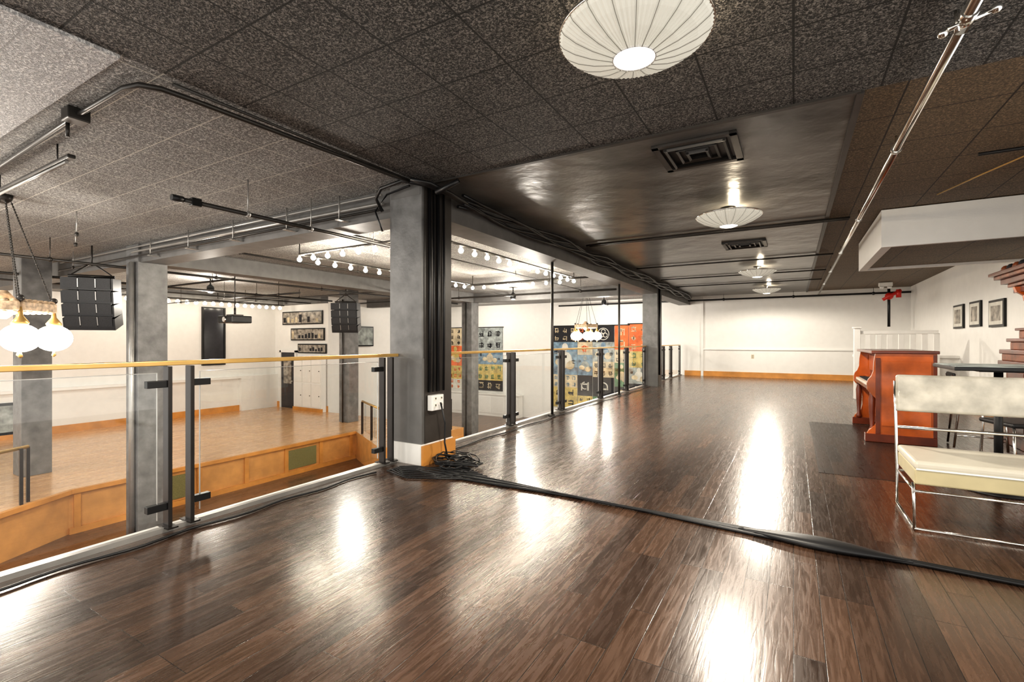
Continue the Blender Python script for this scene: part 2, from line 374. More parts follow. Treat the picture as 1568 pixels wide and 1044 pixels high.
# banners
def glyph(b, cx, cz, s, y, k):
    for _ in range(4):
        if random.random() < .5:
            zz = cz+random.uniform(-.4, .4)*s; b.box(cx-s*.42, cx+s*.42*random.uniform(.4, 1), y-.008, y, zz-.055*s, zz+.055*s, k)
        else:
            xx = cx+random.uniform(-.35, .35)*s; b.box(xx-.055*s, xx+.055*s, y-.008, y, cz-s*.45, cz+s*.45*random.uniform(.3, 1), k)
    a = random.uniform(0, 6); b.tube([(cx+.32*s*math.cos(a+t*.5), y-.006, cz+.32*s*math.sin(a+t*.5)) for t in range(8)], .05*s, k, seg=6)
def emblem(b, cx, cz, s, y, k):
    b.tube([(cx+s*math.cos(t*math.pi/12), y-.006, cz+s*math.sin(t*math.pi/12)) for t in range(25)], .07*s, k, seg=6)
    for q in range(3):
        a = math.pi/2+q*2*math.pi/3; ex, ez = cx+.42*s*math.cos(a), cz+.42*s*math.sin(a)
        b.tube([(ex+.36*s*math.cos(t*math.pi/8), y-.006, ez+.36*s*math.sin(t*math.pi/8)) for t in range(17)], .08*s, k, seg=6)
def blob(b, cx, cz, w, h, y, k1, k2):
    # robed figure print: head, body, sleeves
    b.ball((cx, y, cz+h*.34), min(w, h)*.13, k1, seg=12, sc=(1, .05, 1.2))
    b.ball((cx, y, cz-h*.05), min(w, h)*.30, k1, seg=12, sc=(1, .03, 1.1)); b.ball((cx-w*.2, y-.003, cz-h*.12), min(w, h)*.18, k2, seg=12, sc=(1.2, .04, .8)); b.ball((cx+w*.2, y-.003, cz-h*.2), min(w, h)*.18, k2, seg=12, sc=(1.1, .04, 1.0))
def banner(x0, x1, z1, cells):
    b = B('noren_banner'); y = YB-.02; z = z1; b.tube([(x0-.05, y-.02, z1+.02), (x1+.05, y-.02, z1+.02)], .018, 'black')
    for (h, k, mk, kind) in cells:
        b.box(x0, x1, y-.02, y, z-h, z, k); w = x1-x0
        if kind == 'e':
            emblem(b, (x0+x1)/2, z-h/2, min(w, h)*.36, y-.02, mk)
        elif kind == 'f':
            blob(b, (x0+x1)/2, z-h/2, w, h, y-.02, mk, 'crm')
            glyph(b, x0+w*.14, z-h*.3, min(w, h)*.2, y-.02, 'blk'); glyph(b, x1-w*.14, z-h*.6, min(w, h)*.2, y-.02, 'blk')
        else:
            nx = max(1, round(w/kind)); nz = max(1, round(h/kind))
            for i in range(nx):
                for j in range(nz): glyph(b, x0+w*(i+.5)/nx, z-h*(j+.5)/nz, min(w/nx, h/nz)*.7, y-.02, mk)
        z -= h
    b.done()
banner(-8.4, -7.35, 1.78, [(.62, 'blk', 'crm', .35), (1.3, 'blu', 'wht', 'f'), (.5, 'crm', 'blu', .3), (.8, 'yel', 'blk', .5)])
banner(-7.33, -6.72, 1.78, [(.62, 'blk', 'org', .3), (.5, 'crm', 'org', .5), (.8, 'blu', 'gry', 'f'), (.8, 'blk', 'wht', .6), (.5, 'yel', 'blk', .3)])
banner(-6.7, -5.85, 1.78, [(.62, 'blk', 'wht', 'e'), (.75, 'gry', 'blu', 'f'), (.6, 'crm', 'blk', .3), (.75, 'blk', 'wht', .75), (.5, 'grn', 'crm', .25)])
banner(-5.83, -5.3, 1.78, [(.9, 'org', 'crm', .45), (.5, 'crm', 'blk', .25), (.9, 'grn', 'crm', 'f'), (.9, 'blk', 'crm', .5)])
banner(-5.28, -4.55, 1.82, [(1.0, 'org', 'crm', .35), (.6, 'yel', 'grn', .3), (.6, 'gry', 'wht', 'f'), (.9, 'blk', 'wht', .6)])
banner(-12.1, -10.8, 1.78, [(1.0, 'gry', 'blk', .5), (.6, 'blu', 'crm', 'f'), (.7, 'yel', 'grn', .3), (.45, 'blk', 'crm', .45)])
banner(-13.7, -12.95, 1.78, [(.8, 'crm', 'blk', .3), (.9, 'org', 'yel', 'f'), (.6, 'yel', 'org', .25), (.45, 'wht', 'org', .3)])

# ------------------------------------------------------------------ glass railing
XR = -3.42
b = B('glass_railing')
pairs = [(-1.1, -.97), (1.52, 1.65), (5.74, 5.87), (7.43, 7.56), (9.36, 9.49), (11.13, 11.26), (14.87, 15.0), (15.9, 16.03)]
singles = [3.47, 4.14, 12.78, 13.45, 17.35]
def post(y):
    b.box(XR-.035, XR+.035, y-.012, y+.012, .025, 1.04, 'steel', bev=.003)
    b.box(XR-.07, XR+.07, y-.03, y+.03, .025, .035, 'steel')
def clamp(y0, y1):
    for z in (.16, .93): b.box(XR-.022, XR+.022, y0, y1, z-.022, z+.022, 'black', bev=.003)
for a, c in pairs: post(a); post(c)
for s_ in singles: post(s_)
post(3.36)
edges = [(-2.4, -1.1), (-.97, 1.52), (1.65, 3.36), (4.14, 5.74), (5.87, 7.43), (7.56, 9.36), (9.49, 11.13), (11.26, 12.78), (13.45, 14.87), (15.0, 15.9), (16.03, 17.35)]
for y0, y1 in edges:
    clamp(y0+.01, y0+.12); clamp(y1-.12, y1-.01)
b.box(XR-.03, XR+.03, -2.4, 3.55, 1.045, 1.075, 'brass', bev=.004); b.box(XR-.03, XR+.03, 4.03, 12.88, 1.045, 1.075, 'brass', bev=.004); b.box(XR-.03, XR+.03, 13.32, 17.4, 1.045, 1.075, 'brass', bev=.004)
o = b.done()
b = B('glass_panels')
for y0, y1 in edges:
    b.quad([(XR, y0+.06, .08), (XR, y1-.06, .08), (XR, y1-.06, 1.0), (XR, y0+.06, 1.0)], 'glass')
    for ye in (y0+.06, y1-.06): b.box(XR-.006, XR+.006, ye-.0015, ye+.0015, .08, 1.0, 'conduitG')
    b.box(XR-.006, XR+.006, y0+.06, y1-.06, .998, 1.002, 'conduitG')
g = b.done(parent=o, recalc=False)

b = B('support_pole')
b.tube([(XR+.08, 6.97, .0), (XR+.08, 6.97, BZ)], .022, 'conduit'); b.lathe((XR+.08, 6.97, 0), [(.06, .0), (.06, .012), (.03, .03)], 'conduit', seg=16); b.done()
b = B('support_pole')
b.tube([(XR+.08, 10.4, .0), (XR+.08, 10.4, BZ)], .022, 'conduit'); b.lathe((XR+.08, 10.4, 0), [(.06, .0), (.06, .012), (.03, .03)], 'conduit', seg=16); b.done()

# ------------------------------------------------------------------ ceiling lamps
def ceil_lamp(x, y):
    b = B('ceiling_lamp')
    seg = 160
    prof = [(.098, -.215), (.20, -.188), (.28, -.155), (.335, -.12), (.35, -.10)]
    b.lathe((x, y, CZ), prof, 'shade', seg=seg, pleat=.014, smooth=False)
    for i in range(20):
        a = 2*math.pi*i/20
        b.tube([(x+r*math.cos(a), y+r*math.sin(a), CZ+z-.006) for r, z in prof], .0016, 'rib', seg=5)
    b.lathe((x, y, CZ), [(.355, -.108), (.358, -.10), (.355, -.092), (.34, -.092)], 'chrome', seg=64)
    b.lathe((x, y, CZ), [(.0001, -.228), (.07, -.226), (.097, -.216)], 'lens', seg=40)
    b.lathe((x, y, CZ), [(.105, -.212), (.10, -.222), (.094, -.216)], 'whitetrim', seg=40)
    b.lathe((x, y, CZ), [(.02, -.1), (.02, -.02), (.07, -.015), (.075, 0)], 'conduit', seg=24)
    b.done()
    L = bpy.data.lights.new('ceiling_lamp_light', 'SPOT'); L.energy = 265; L.color = (1, .905, .77); L.shadow_soft_size = .10; L.spot_size = math.radians(176); L.spot_blend = .25; L.specular_factor = .25
    lo = bpy.data.objects.new('ceiling_lamp_light', L); lo.location = (x, y, CZ-.26); scene.collection.objects.link(lo)
    L = bpy.data.lights.new('ceiling_lamp_uplight', 'POINT'); L.energy = 30; L.color = (1, .85, .62); L.shadow_soft_size = .06
    lo = bpy.data.objects.new('ceiling_lamp_uplight', L); lo.location = (x+.04, y, CZ-.09); scene.collection.objects.link(lo)
for yy in (-1.4, 2.25, 6.08, 11.2, 15.2): ceil_lamp(-.65, yy)  # the first, unseen behind the camera, is added for fill light

def vent(x, y, s):
    b = B('ceiling_vent'); z = CZ
    for i, r in enumerate((s, s*.74, s*.5, s*.28)):
        w = .05 if i == 0 else .02; zz = z-.012-.012*(i % 2)
        for sx in (-1, 1):
            b.box(x+sx*r-(w if sx > 0 else 0), x+sx*r+(w if sx < 0 else 0), y-r, y+r, zz-.012, z, 'conduit' if i else 'dark', rot=Matrix.Rotation(sx*.25*(i > 0), 4, 'Y'))
            b.box(x-r, x+r, y+sx*r-(w if sx > 0 else 0), y+sx*r+(w if sx < 0 else 0), zz-.012, z, 'conduit' if i else 'dark', rot=Matrix.Rotation(-sx*.25*(i > 0), 4, 'X'))
    b.box(x-s, x+s, y-s, y+s, z-.003, z, 'rubber'); b.done()
vent(-.67, 4.17, .31); vent(-.67, 8.5, .31)

# ------------------------------------------------------------------ conduits
def pipe(name, pts, r, k='conduit', hang=None):
    b = B(name); b.tube(pts, r, k)
    for h in (hang or []): b.tube([h, (h[0], h[1], CZ)], .006, k, seg=6); b.ball(h, r*1.6, k, seg=10)
    b.done()
b = B('sprinkler_pipe'); b.tube([(.67, -1, 2.65), (.67, YB, 2.65)], .025, 'chrome', seg=14)
for yy in (2.6, 4.6, 7, 9.5, 12, 14.5):
    b.tube([(.67, yy, 2.65), (.67, yy, CZ)], .008, 'chrome', seg=8); b.tube([(.67, yy-.02, 2.65), (.67, yy+.02, 2.65)], .036, 'chrome', seg=14)
b.tube([(.6, 2.9, 2.62), (.76, 2.9, 2.66)], .012, 'chrome'); b.ball((.59, 2.9, 2.61), .022, 'chrome'); b.ball((.77, 2.9, 2.665), .022, 'chrome')
b.tube([(.67, 2.83, 2.65), (.67, 2.97, 2.65)], .034, 'chrome', seg=14); b.tube([(.64, 2.9, 2.70), (.64, 2.9, 2.60)], .01, 'chrome')
b.done()
pts = [(-3.13, 3.5, 2.71), (-3.16, 3.2, 2.71), (-3.25, 1.6, 2.71), (-3.27, 1.42, 2.71), (-3.33, 1.33, 2.71), (-3.45, 1.3, 2.71), (-4.1, 1.3, 2.71), (-7.5, 1.38, 2.71)]
b = B('ceiling_conduit'); b.tube(pts, .017, 'conduit'); b.box(-4.22, -4.1, 1.24, 1.36, 2.67, 2.75, 'conduit', bev=.006); b.tube([(-4.3, 1.3, 2.70), (-4.3, 1.3, 2.60)], .012, 'conduit')
b.tube([(-3.2, 1.45, 2.735), (-3.16, 3.55, 2.735)], .010, 'conduit'); b.done()
b = B('tube_light_bar'); b.box(-6.7, -4.7, 1.42, 1.47, 2.58, 2.61, 'conduit', bev=.008); b.tube([(-5, 1.45, 2.6), (-5, 1.45, CZ)], .006, 'conduit'); b.tube([(-6.4, 1.45, 2.6), (-6.4, 1.45, CZ)], .006, 'conduit'); b.tube([(-6.6, 1.445, 2.57), (-4.8, 1.445, 2.57)], .012, 'conduitG'); b.done()
b = B('lighting_pipe'); b.tube([(-4.55, 2.09, 2.42), (-4.5, 4.6, 2.42)], .02, 'conduit'); b.tube([(-4.55, 2.05, 2.42), (-4.55, 2.14, 2.42)], .028, 'rubber')
b.box(-4.58, -4.52, 2.2, 2.28, 2.385, 2.455, 'black', bev=.005)
for yy in (2.7, 3.4, 4.3): b.tube([(-4.53, yy, 2.42), (-4.53, yy, CZ)], .006, 'conduitG', seg=6); b.tube([(-4.53, yy-.015, 2.42), (-4.53, yy+.015, 2.42)], .028, 'conduitG')
b.done()
# beam-side conduits
b = B('beam_conduit')
b.tube([(-3.6, 3.55, 2.60), (-9.0, 3.5, 2.60)], .018, 'conduitG'); b.tube([(-3.6, 3.52, 2.53), (-12, 3.5, 2.53)], .014, 'conduit')
b.tube([(-3.6, 3.53, 2.68), (-12, 3.52, 2.68)], .012, 'conduitG')
for xx in (-4.2, -5.1, -6.2, -7.3, -8.4): b.tube([(xx, 3.5, 2.50), (xx, 3.5, CZ)], .008, 'conduitG', seg=6); b.box(xx-.03, xx+.03, 3.47, 3.61, 2.49, 2.5, 'conduitG')
b.done()
for xx, zz, y0, y1, r in [(-9.6, 2.42, 0, 12.8, .022), (-7.6, 2.6, 4.1, 12.9, .016), (-12.2, 2.42, 0, 9.9, .025), (-5.3, 2.68, 4.1, 12.9, .012), (-14.4, 2.5, 1, 10.8, .02)]:
    pipe('hall_ceiling_pipe', [(xx, y0, zz), (xx, y1, zz)], r, hang=[(xx, y0+k*2.4+.3, zz) for k in range(int((y1-y0)/2.4))])
for xx in (-7.4, -8.2, -10.8):
    b = B('hanging_rod_light'); b.tube([(xx, 1.9+(-xx-6)*.3, CZ), (xx, 1.9+(-xx-6)*.3, 2.5)], .006, 'conduitG', seg=6); b.lathe((xx, 1.9+(-xx-6)*.3, 2.5), [(.012, -.05), (.02, -.04), (.02, -.01), (.01, 0)], 'conduit', seg=12); b.done()
pipe('hall_ceiling_pipe', [(-16.0, 5.5, 2.45), (-9.7, 5.5, 2.45)], .02, hang=[(-15, 5.5, 2.45), (-12.8, 5.5, 2.45), (-10.5, 5.5, 2.45)])
pipe('hall_ceiling_pipe', [(-16.5, 7.0, 2.3), (-9.7, 7.0, 2.3)], .02, hang=[(-15, 7.0, 2.3), (-12.8, 7.0, 2.3), (-10.5, 7.0, 2.3)])
pipe('hall_ceiling_pipe', [(-16.0, 9.2, 2.5), (-3.6, 9.2, 2.5)], .02, hang=[(-15, 9.2, 2.5), (-12.8, 9.2, 2.5), (-8.2, 9.2, 2.5), (-4.5, 9.2, 2.5)])
pipe('hall_ceiling_pipe', [(-13.5, 11.0, 2.42), (-3.6, 11.0, 2.42)], .025, hang=[(-12.5, 11.0, 2.42), (-8.2, 11., 2.42), (-4.5, 11., 2.42)])
# cable bundle along mezz beam
b = B('cable_bundle')
for k in range(5):
    pp = []
    for i in range(40):
        yy = 4.06+i*13/39; pp.append((-3.04+.03*math.sin(i*1.3+k)+k*.022, yy, 2.66+.03*math.sin(i*.9+k*2)+(.02*k-.05)))
    b.tube(pp, .018, 'rubber', seg=7)
for k in range(3): b.tube([(-2.99+k*.02, 4.1, 2.64), (-2.97+k*.02, 3.8, 2.66), (-3.0+k*.03, 3.5, 2.68), (-3.08, 3.42-k*.02, 2.71)], .018, 'rubber')
b.tube([(-2.95, 3.6, 2.62), (-2.8, 3.6, 2.66), (-2.7, 3.62, 2.70)], .024, 'rubber')
b.tube([(-3.56, 3.5, 2.5), (-3.6, 3.45, 2.62), (-3.5, 3.42, 2.70), (-3.2, 3.4, 2.72), (-3.02, 3.5, 2.68)], .018, 'rubber')
b.tube([(-3.56, 3.5, 2.3), (-3.62, 3.46, 2.5), (-3.5, 3.5, 2.66), (-3.2, 3.5, 2.70)], .010, 'rubber')
b.done()
for yy, z in ((7.2, 2.72), (7.35, 2.735), (10.05, 2.72), (12.2, 2.72), (14.0, 2.72)):
    pipe('ceiling_conduit_cross', [(-2.85, yy, z), (.6, yy, z)], .014)
pipe('curtain_rod', [(-8, 17.3, 2.58), (2.85, 17.3, 2.58)], .03, 'rubber', hang=[(xx, 17.3, 2.58) for xx in (-6, -2, 0, 2)])
b = B('track_spotlight'); b.tube([(1.3, 5.3, 2.72), (2.6, 5.3, 2.72)], .014, 'rubber'); b.tube([(1.83, 5.3, 2.72), (1.83, 5.3, 2.56)], .014, 'rubber'); b.tube([(1.75, 5.25, 2.56), (1.91, 5.33, 2.48)], [.04, .05], 'rubber', seg=16); b.tube([(1.75, 5.5, 2.62), (1.90, 5.5, 2.55)], .035, 'rubber', seg=14); b.tube([(1.83, 5.3, 2.6), (1.83, 5.52, 2.66), (1.83, 5.5, 2.58)], .012, 'rubber'); b.done()
b = B('ceiling_wire'); b.tube([(1.3, 6.6, 2.735), (1.5, 6.0, 2.735), (1.7, 5.5, 2.74), (2.1, 4.4, 2.74), (2.4, 3.9, 2.74)], .007, 'brass'); b.done()
b = B('sprinkler_valve'); b.tube([(2.3, 16.9, 1.6), (2.3, 16.9, 2.75)], .035, 'rubber'); b.ball((2.3, 16.85, 2.45), .10, 'redp'); b.tube([(2.15, 16.8, 2.35), (2.55, 16.8, 2.6)], .045, 'redp'); b.tube([(2.5, 16.8, 2.4), (2.5, 16.8, 2.62)], .06, 'redp'); b.done()
b = B('emergency_light'); b.box(1.95, 2.25, 15.9, 16.0, 2.64, 2.75, 'whitetrim', bev=.02); b.lathe((2.02, 15.93, 2.61), [(.04, -.03), (.05, .0), (.05, .03)], 'whitetrim', seg=16); b.lathe((2.18, 15.93, 2.61), [(.04, -.03), (.05, .0), (.05, .03)], 'whitetrim', seg=16); b.done()

# ------------------------------------------------------------------ string lights
def plight(name, loc, e, col=(1, .925, .82), size=.12, sp=.6):
    L = bpy.data.lights.new(name, 'POINT'); L.energy = e; L.color = col; L.shadow_soft_size = size; L.specular_factor = sp
    o = bpy.data.objects.new(name, L); o.location = loc; scene.collection.objects.link(o)
b = B('bulb_light_frame')
X0, X1, Y0, Y1, Z = -6.6, -4.0, 4.75, 9.4, 2.48
b.tube([(X0, Y0, Z+.06), (X1, Y0, Z+.06)], .018, 'conduit'); b.tube([(X0, Y1, Z+.06), (X1, Y1, Z+.06)], .018, 'conduit')
b.tube([(X0, Y0, Z+.06), (X0, Y1, Z+.06)], .018, 'conduit'); b.tube([(X1, Y0, Z+.06), (X1, Y1, Z+.06)], .018, 'conduit')
pos = [(X0, Y0+(Y1-Y0)*i/14) for i in range(15)] + [(X1, Y0+(Y1-Y0)*i/14) for i in range(15)] + [(X0+(X1-X0)*i/8, Y0) for i in range(1, 8)] + [(X0+(X1-X0)*i/8, Y1) for i in range(1, 8)]
for (x, y) in pos:
    b.tube([(x, y, Z+.06), (x, y, Z+.01)], .018, 'whitetrim', seg=8); b.ball((x, y, Z-.02), .036, 'bulb', seg=12)
for c in ((X0, Y0), (X1, Y0), (X0, Y1), (X1, Y1)): b.tube([(c[0], c[1], Z+.06), (c[0], c[1], CZ)], .01, 'conduit')
b.done()
b = B('bulb_light_track'); b.box(-15.95, -15.87, 5.2, 10.8, 2.46, 2.50, 'conduit')
for i in range(22):
    y = 5.3+i*.255; b.tube([(-15.91, y, 2.46), (-15.91, y, 2.42)], .03, 'whitetrim', seg=8); b.ball((-15.91, y, 2.38), .055, 'bulb2', seg=12)
for y in (6.2, 8.5, 10.6): b.tube([(-15.91, y, 2.5), (-15.91, y, CZ)], .012, 'conduit')
b.done()
for (x, y) in ((-6.2, 5.4), (-4.6, 8.6)): plight('hall_bulb_light', (x, y, 1.9), 60)
for p, e in (((-12.5, 6.5, 2.2), 140), ((-7, 12, 2.2), 145), ((-5.5, 15.5, 2.2), 110), ((-11, 15.5, 2.2), 115), ((-13, 1, 2.2), 100), ((-7.0, .2, 2.3), 110)): plight('hall_fill_light', p, e)  # point lights added to brighten the hall and stage
b = B('added_downlights')  # housings with glowing lenses, added above the fill lights
for p in ((-12.5, 6.5), (-7, 12), (-5.5, 15.5), (-11, 15.5), (-13, 1), (-7.0, .2)):
    b.lathe((p[0], p[1], 2.40), [(.06, 0), (.09, .02), (.08, .15), (.03, .2), (.015, .21), (.015, .345)], 'black', seg=20); b.lathe((p[0], p[1], 2.40), [(.0001, -.005), (.055, -.004)], 'lens', seg=20)
b.done()

# ------------------------------------------------------------------ chandeliers
def chandelier(cx, cy, zg, s=1, rot=0, n=5):
    b = B('globe_chandelier'); R = .34*s
    beamz = zg+.28*s
    for i in range(n):
        a = rot+2*math.pi*i/n; x, y = cx+R*math.cos(a), cy+R*math.sin(a)
        b.ball((x, y, zg), .14*s, 'globe', seg=24, sc=(1, 1, .9))
        b.lathe((x, y, zg), [(.05*s, .115*s), (.06*s, .14*s), (.04*s, .17*s), (.02*s, .2*s), (.012*s, .28*s)], 'brass', seg=16)
        b.box((x+cx)/2-R*.52, (x+cx)/2+R*.52, (y+cy)/2-.03*s, (y+cy)/2+.03*s, beamz-.04*s, beamz+.04*s, 'carve2', bev=.01, rot=Matrix.Rotation(a, 4, 'Z'))
        a2 = a+2*math.pi/n; x2, y2 = cx+R*math.cos(a2), cy+R*math.sin(a2); mxx, myy = (x+x2)/2, (y+y2)/2
        hl = math.hypot(x2-x, y2-y)/2
        b.box(mxx-hl, mxx+hl, myy-.03*s, myy+.03*s, beamz-.035*s, beamz+.05*s, 'carve2', bev=.012, rot=Matrix.Rotation(math.atan2(y2-y, x2-x), 4, 'Z'))
        for t in range(6):
            f = (t+.5)/6; b.ball((x+(x2-x)*f, y+(y2-y)*f, beamz+.055*s), .03*s, 'carve2', seg=8, sc=(1, 1, .7)); b.ball((x+(x2-x)*f, y+(y2-y)*f, beamz-.035*s), .024*s, 'carve2', seg=8, sc=(1, 1, .6))
        b.ball((x, y, beamz+.08*s), .03*s, 'conduit', seg=10)
        b.tube([(x, y, beamz+.02), (cx+(x-cx)*.15, cy+(y-cy)*.15, CZ-.06)], .003, 'conduit', seg=5)
        for t in range(1, 40, 1):
            f = t/40; b.ball((x+(cx-x)*.85*f, y+(cy-y)*.85*f, beamz+.02+(CZ-.06-beamz-.02)*f), .0075*s, 'conduit', seg=6, sc=(1, 1, 1.6))
        b.lathe((x, y, zg), [(.004, -.18*s), (.018*s, -.165*s), (.006, -.12*s)], 'brass', seg=10)
    b.lathe((cx, cy, beamz), [(.03, -.1*s), (.09*s, -.04*s), (.05*s, .03*s), (.09*s, .08*s), (.03*s, .16*s)], 'carve2', seg=20)
    b.lathe((cx, cy, CZ), [(.03, -.09), (.07, -.05), (.08, 0)], 'conduit', seg=20)
    b.done()
    plight('chandelier_light', (cx, cy, zg-.05), 115, size=.12)
chandelier(-7.23, 1.66, 1.23, 1.15, rot=1.35)
chandelier(-5.4, 13.6, 1.35, 1.0, rot=.2)

# ------------------------------------------------------------------ speakers and projector
def line_array(cx, cy, ztop, ang, w=.72):
    b = B('line_array_speaker')
    R = Matrix.Rotation(ang, 4, 'Z')
    def P(x, y, z): v = R @ Vector((x, y, 0)); return (cx+v.x, cy+v.y, z)
    z = ztop; tilt = .06; yoff = 0
    for i in range(4):
        h = .2; rr = R @ Matrix.Rotation(tilt, 4, 'X')
        c = Vector(P(0, yoff, z-h/2))
        b.box(c.x-w/2, c.x+w/2, c.y-.2, c.y+.2, c.z-h/2+.004, c.z+h/2-.004, 'rubber', rot=rr)
        for (xa, xb) in ((-w/2+.03, -.12), (-.10, .10), (.12, w/2-.03)):
            q = Vector(P((xa+xb)/2, yoff-.2, z-h/2)); b.box(q.x-(xb-xa)/2, q.x+(xb-xa)/2, q.y-.02, q.y+.02, q.z-h/2+.015, q.z+h/2-.015, 'cloth', rot=rr)
        for sx in (-1, 1):
            a = Vector(P(sx*.11, yoff-.222, z-h/2)); b.box(a.x-.006, a.x+.006, a.y-.006, a.y+.006, a.z-.07, a.z+.07, 'conduitG', rot=rr)
        z -= h; tilt += .07; yoff += .02+.012*i
    for sx in (-.25, .25):
        b.tube([P(sx, 0, ztop-.01), P(sx, 0, ztop+.06), P(0, 0, ztop+.25)], .012, 'conduit')
    b.tube([P(-.3, 0, ztop+.03), P(.3, 0, ztop+.03)], .025, 'conduit'); b.tube([P(0, 0, ztop+.2), P(0, 0, CZ)], .012, 'conduit')
    b.done()
line_array(-9.85, 3.28, 2.22, .95, .66)
line_array(-11.0, 9.4, 2.28, .6, .72)
b = B('ceiling_projector'); px, py, pz = -9.5, 5.4, 1.62
b.box(px-.25, px+.25, py-.2, py+.2, pz-.07, pz+.07, 'black', bev=.02); b.tube([(px, py-.22, pz), (px, py-.17, pz)], .05, 'chrome', seg=18); b.tube([(px, py, pz+.07), (px, py, 1.85)], .02, 'conduit'); b.tube([(px, py, 1.85), (px, py, CZ)], .01, 'conduit'); b.box(px-.12, px+.12, py-.1, py+.1, pz+.07, pz+.10, 'conduit'); b.done()

# ------------------------------------------------------------------ floor cables
b = B('floor_cable_run')
def path(k, t):
    x = -3.0+t*(1.95+3.0); y = 3.40-.10*t+.035*math.sin(t*5+k*.4)+(k-1.5)*.020*(1+.7*math.sin(t*14+k*2)); return (x, y, .012+.004*(k % 2))
for k in range(4): b.tube([path(k, i/60) for i in range(61)], .0105, 'rubber', seg=7)
# taped cable cover, wider hump
n = 24
hp = []; hr = []
for i in range(n+1):
    t = (2.70+.85*i/n)/4.95; p = path(1, t); hp.append((p[0], p[1], .022)); hr.append(.014+.062*math.sin(math.pi*i/n)**1.3)
b.tube(hp, hr, 'rubber', seg=12, flat=.42)
b.done()
b = B('cable_tangle')
for k in range(11):
    cx, cy = -2.80+random.uniform(-.16, .20), 3.66+random.uniform(-.16, .16); r = random.uniform(.06, .2); ph = random.uniform(0, 6); e = random.uniform(.4, 1.3)
    b.tube([(max(-3.02, cx+r*1.3*math.cos(ph+i*.33)*(1+.25*math.sin(i*.7+k))), cy+r*e*math.sin(ph+i*.33+.3*math.sin(i*.5)), .012+.008*k+.012*math.sin(i*.8+k)**2) for i in range(random.randint(16, 30))], random.choice((.006, .008, .009)), 'rubber', seg=6)
b.tube([(-2.98, 3.7, .6), (-2.94, 3.72, .4), (-2.97, 3.75, .2), (-2.9, 3.72, .03)], .009, 'rubber')
for k in range(5): b.tube([(-2.6+.07*k, 3.65-.03*k, .012), (-2.95, 3.50-.03*k, .012), (-3.12, 3.46-.03*k, .012), (-3.22, 3.38-.04*k, .012), (-3.12+.05*k, 3.30-.04*k, .012), (-2.8+.1*k, 3.42-.01*k, .012)], .007, 'rubber', seg=6)
b.box(-2.98, -2.78, 3.60, 3.67, .01, .06, 'rubber', bev=.01)
b.done()
b = B('edge_cable'); b.tube([(-3.28+.02*math.sin(i*.9), -2+i*.09*1.0, .012) for i in range(58)], .008, 'rubber', seg=6)
b.tube([(-3.24+.02*math.sin(i*.9), 4.1+i*.15, .012) for i in range(58)], .008, 'rubber', seg=6); b.done()

# ------------------------------------------------------------------ piano
b = B('floor_patch'); b.box(.2, 1.45, 5.2, 8.4, 0, .003, 'floorpatch'); b.done()  # thin overlay, darker and less glossy than the planks around it
b = B('upright_piano'); px0, px1, py0, py1 = .74, 1.40, 7.10, 8.60; fz = .004
prof = [(px1, fz+.03), (px1, 1.05), (.84, 1.05), (.825, .95), (.82, .84), (.80, .78), (.77, .74), (.76, .70), (.76, .62), (.79, .58), (.84, .52), (.86, .40), (.86, .28), (.84, .2), (.78, .14), (.76, .10), (.76, fz+.03)]
for y0, y1 in ((py0, py0+.05), (py1-.05, py1)): b.prismY(prof, y0, y1, 'red')
b.box(.95, px1, py0+.05, py1-.05, .10, 1.03, 'redd'); b.box(.93, .96, py0+.1, py1-.1, .80, 1.0, 'red'); b.box(.94, .97, py0+.1, py1-.1, .2, .56, 'red')
b.box(.80, px1+.02, py0-.025, py1+.025, 1.05, 1.085, 'redd', bev=.008)
b.box(.77, .97, py0+.05, py1-.05, .62, .66, 'redd')
n = 52; w = (py1-py0-.2)/n
for i in range(n): b.box(.78, .90, py0+.1+i*w+.001, py0+.1+(i+1)*w-.001, .66, .685, 'ivory')
for i in range(n-1):
    if i % 7 not in (2, 6): b.box(.82, .90, py0+.1+(i+1)*w-.006, py0+.1+(i+1)*w+.006, .685, .70, 'blk')
b.box(.89, .95, py0+.05, py1-.05, .70, .73, 'red')
b.box(.74, px1, py0-.02, py0+.09, fz, .10, 'redd', bev=.006); b.box(.74, px1, py1-.09, py1+.02, fz, .10, 'redd', bev=.006)
b.box(.90, px1-.05, py0-.008, py0, .2, .96, 'red', bev=.003)
b.box(.84, .885, py0-.01, py0+.0, .10, 1.0, 'redd', bev=.003); b.box(px1-.035, px1, py0-.01, py0, .10, 1.04, 'redd', bev=.003)
for yy in (py0+.05, py1-.1): b.lathe((.815, yy+.02, .1), [(.03, 0), (.035, .03), (.02, .08), (.03, .25), (.035, .4), (.025, .46), (.03, .52)], 'redd', seg=14)
b.done()

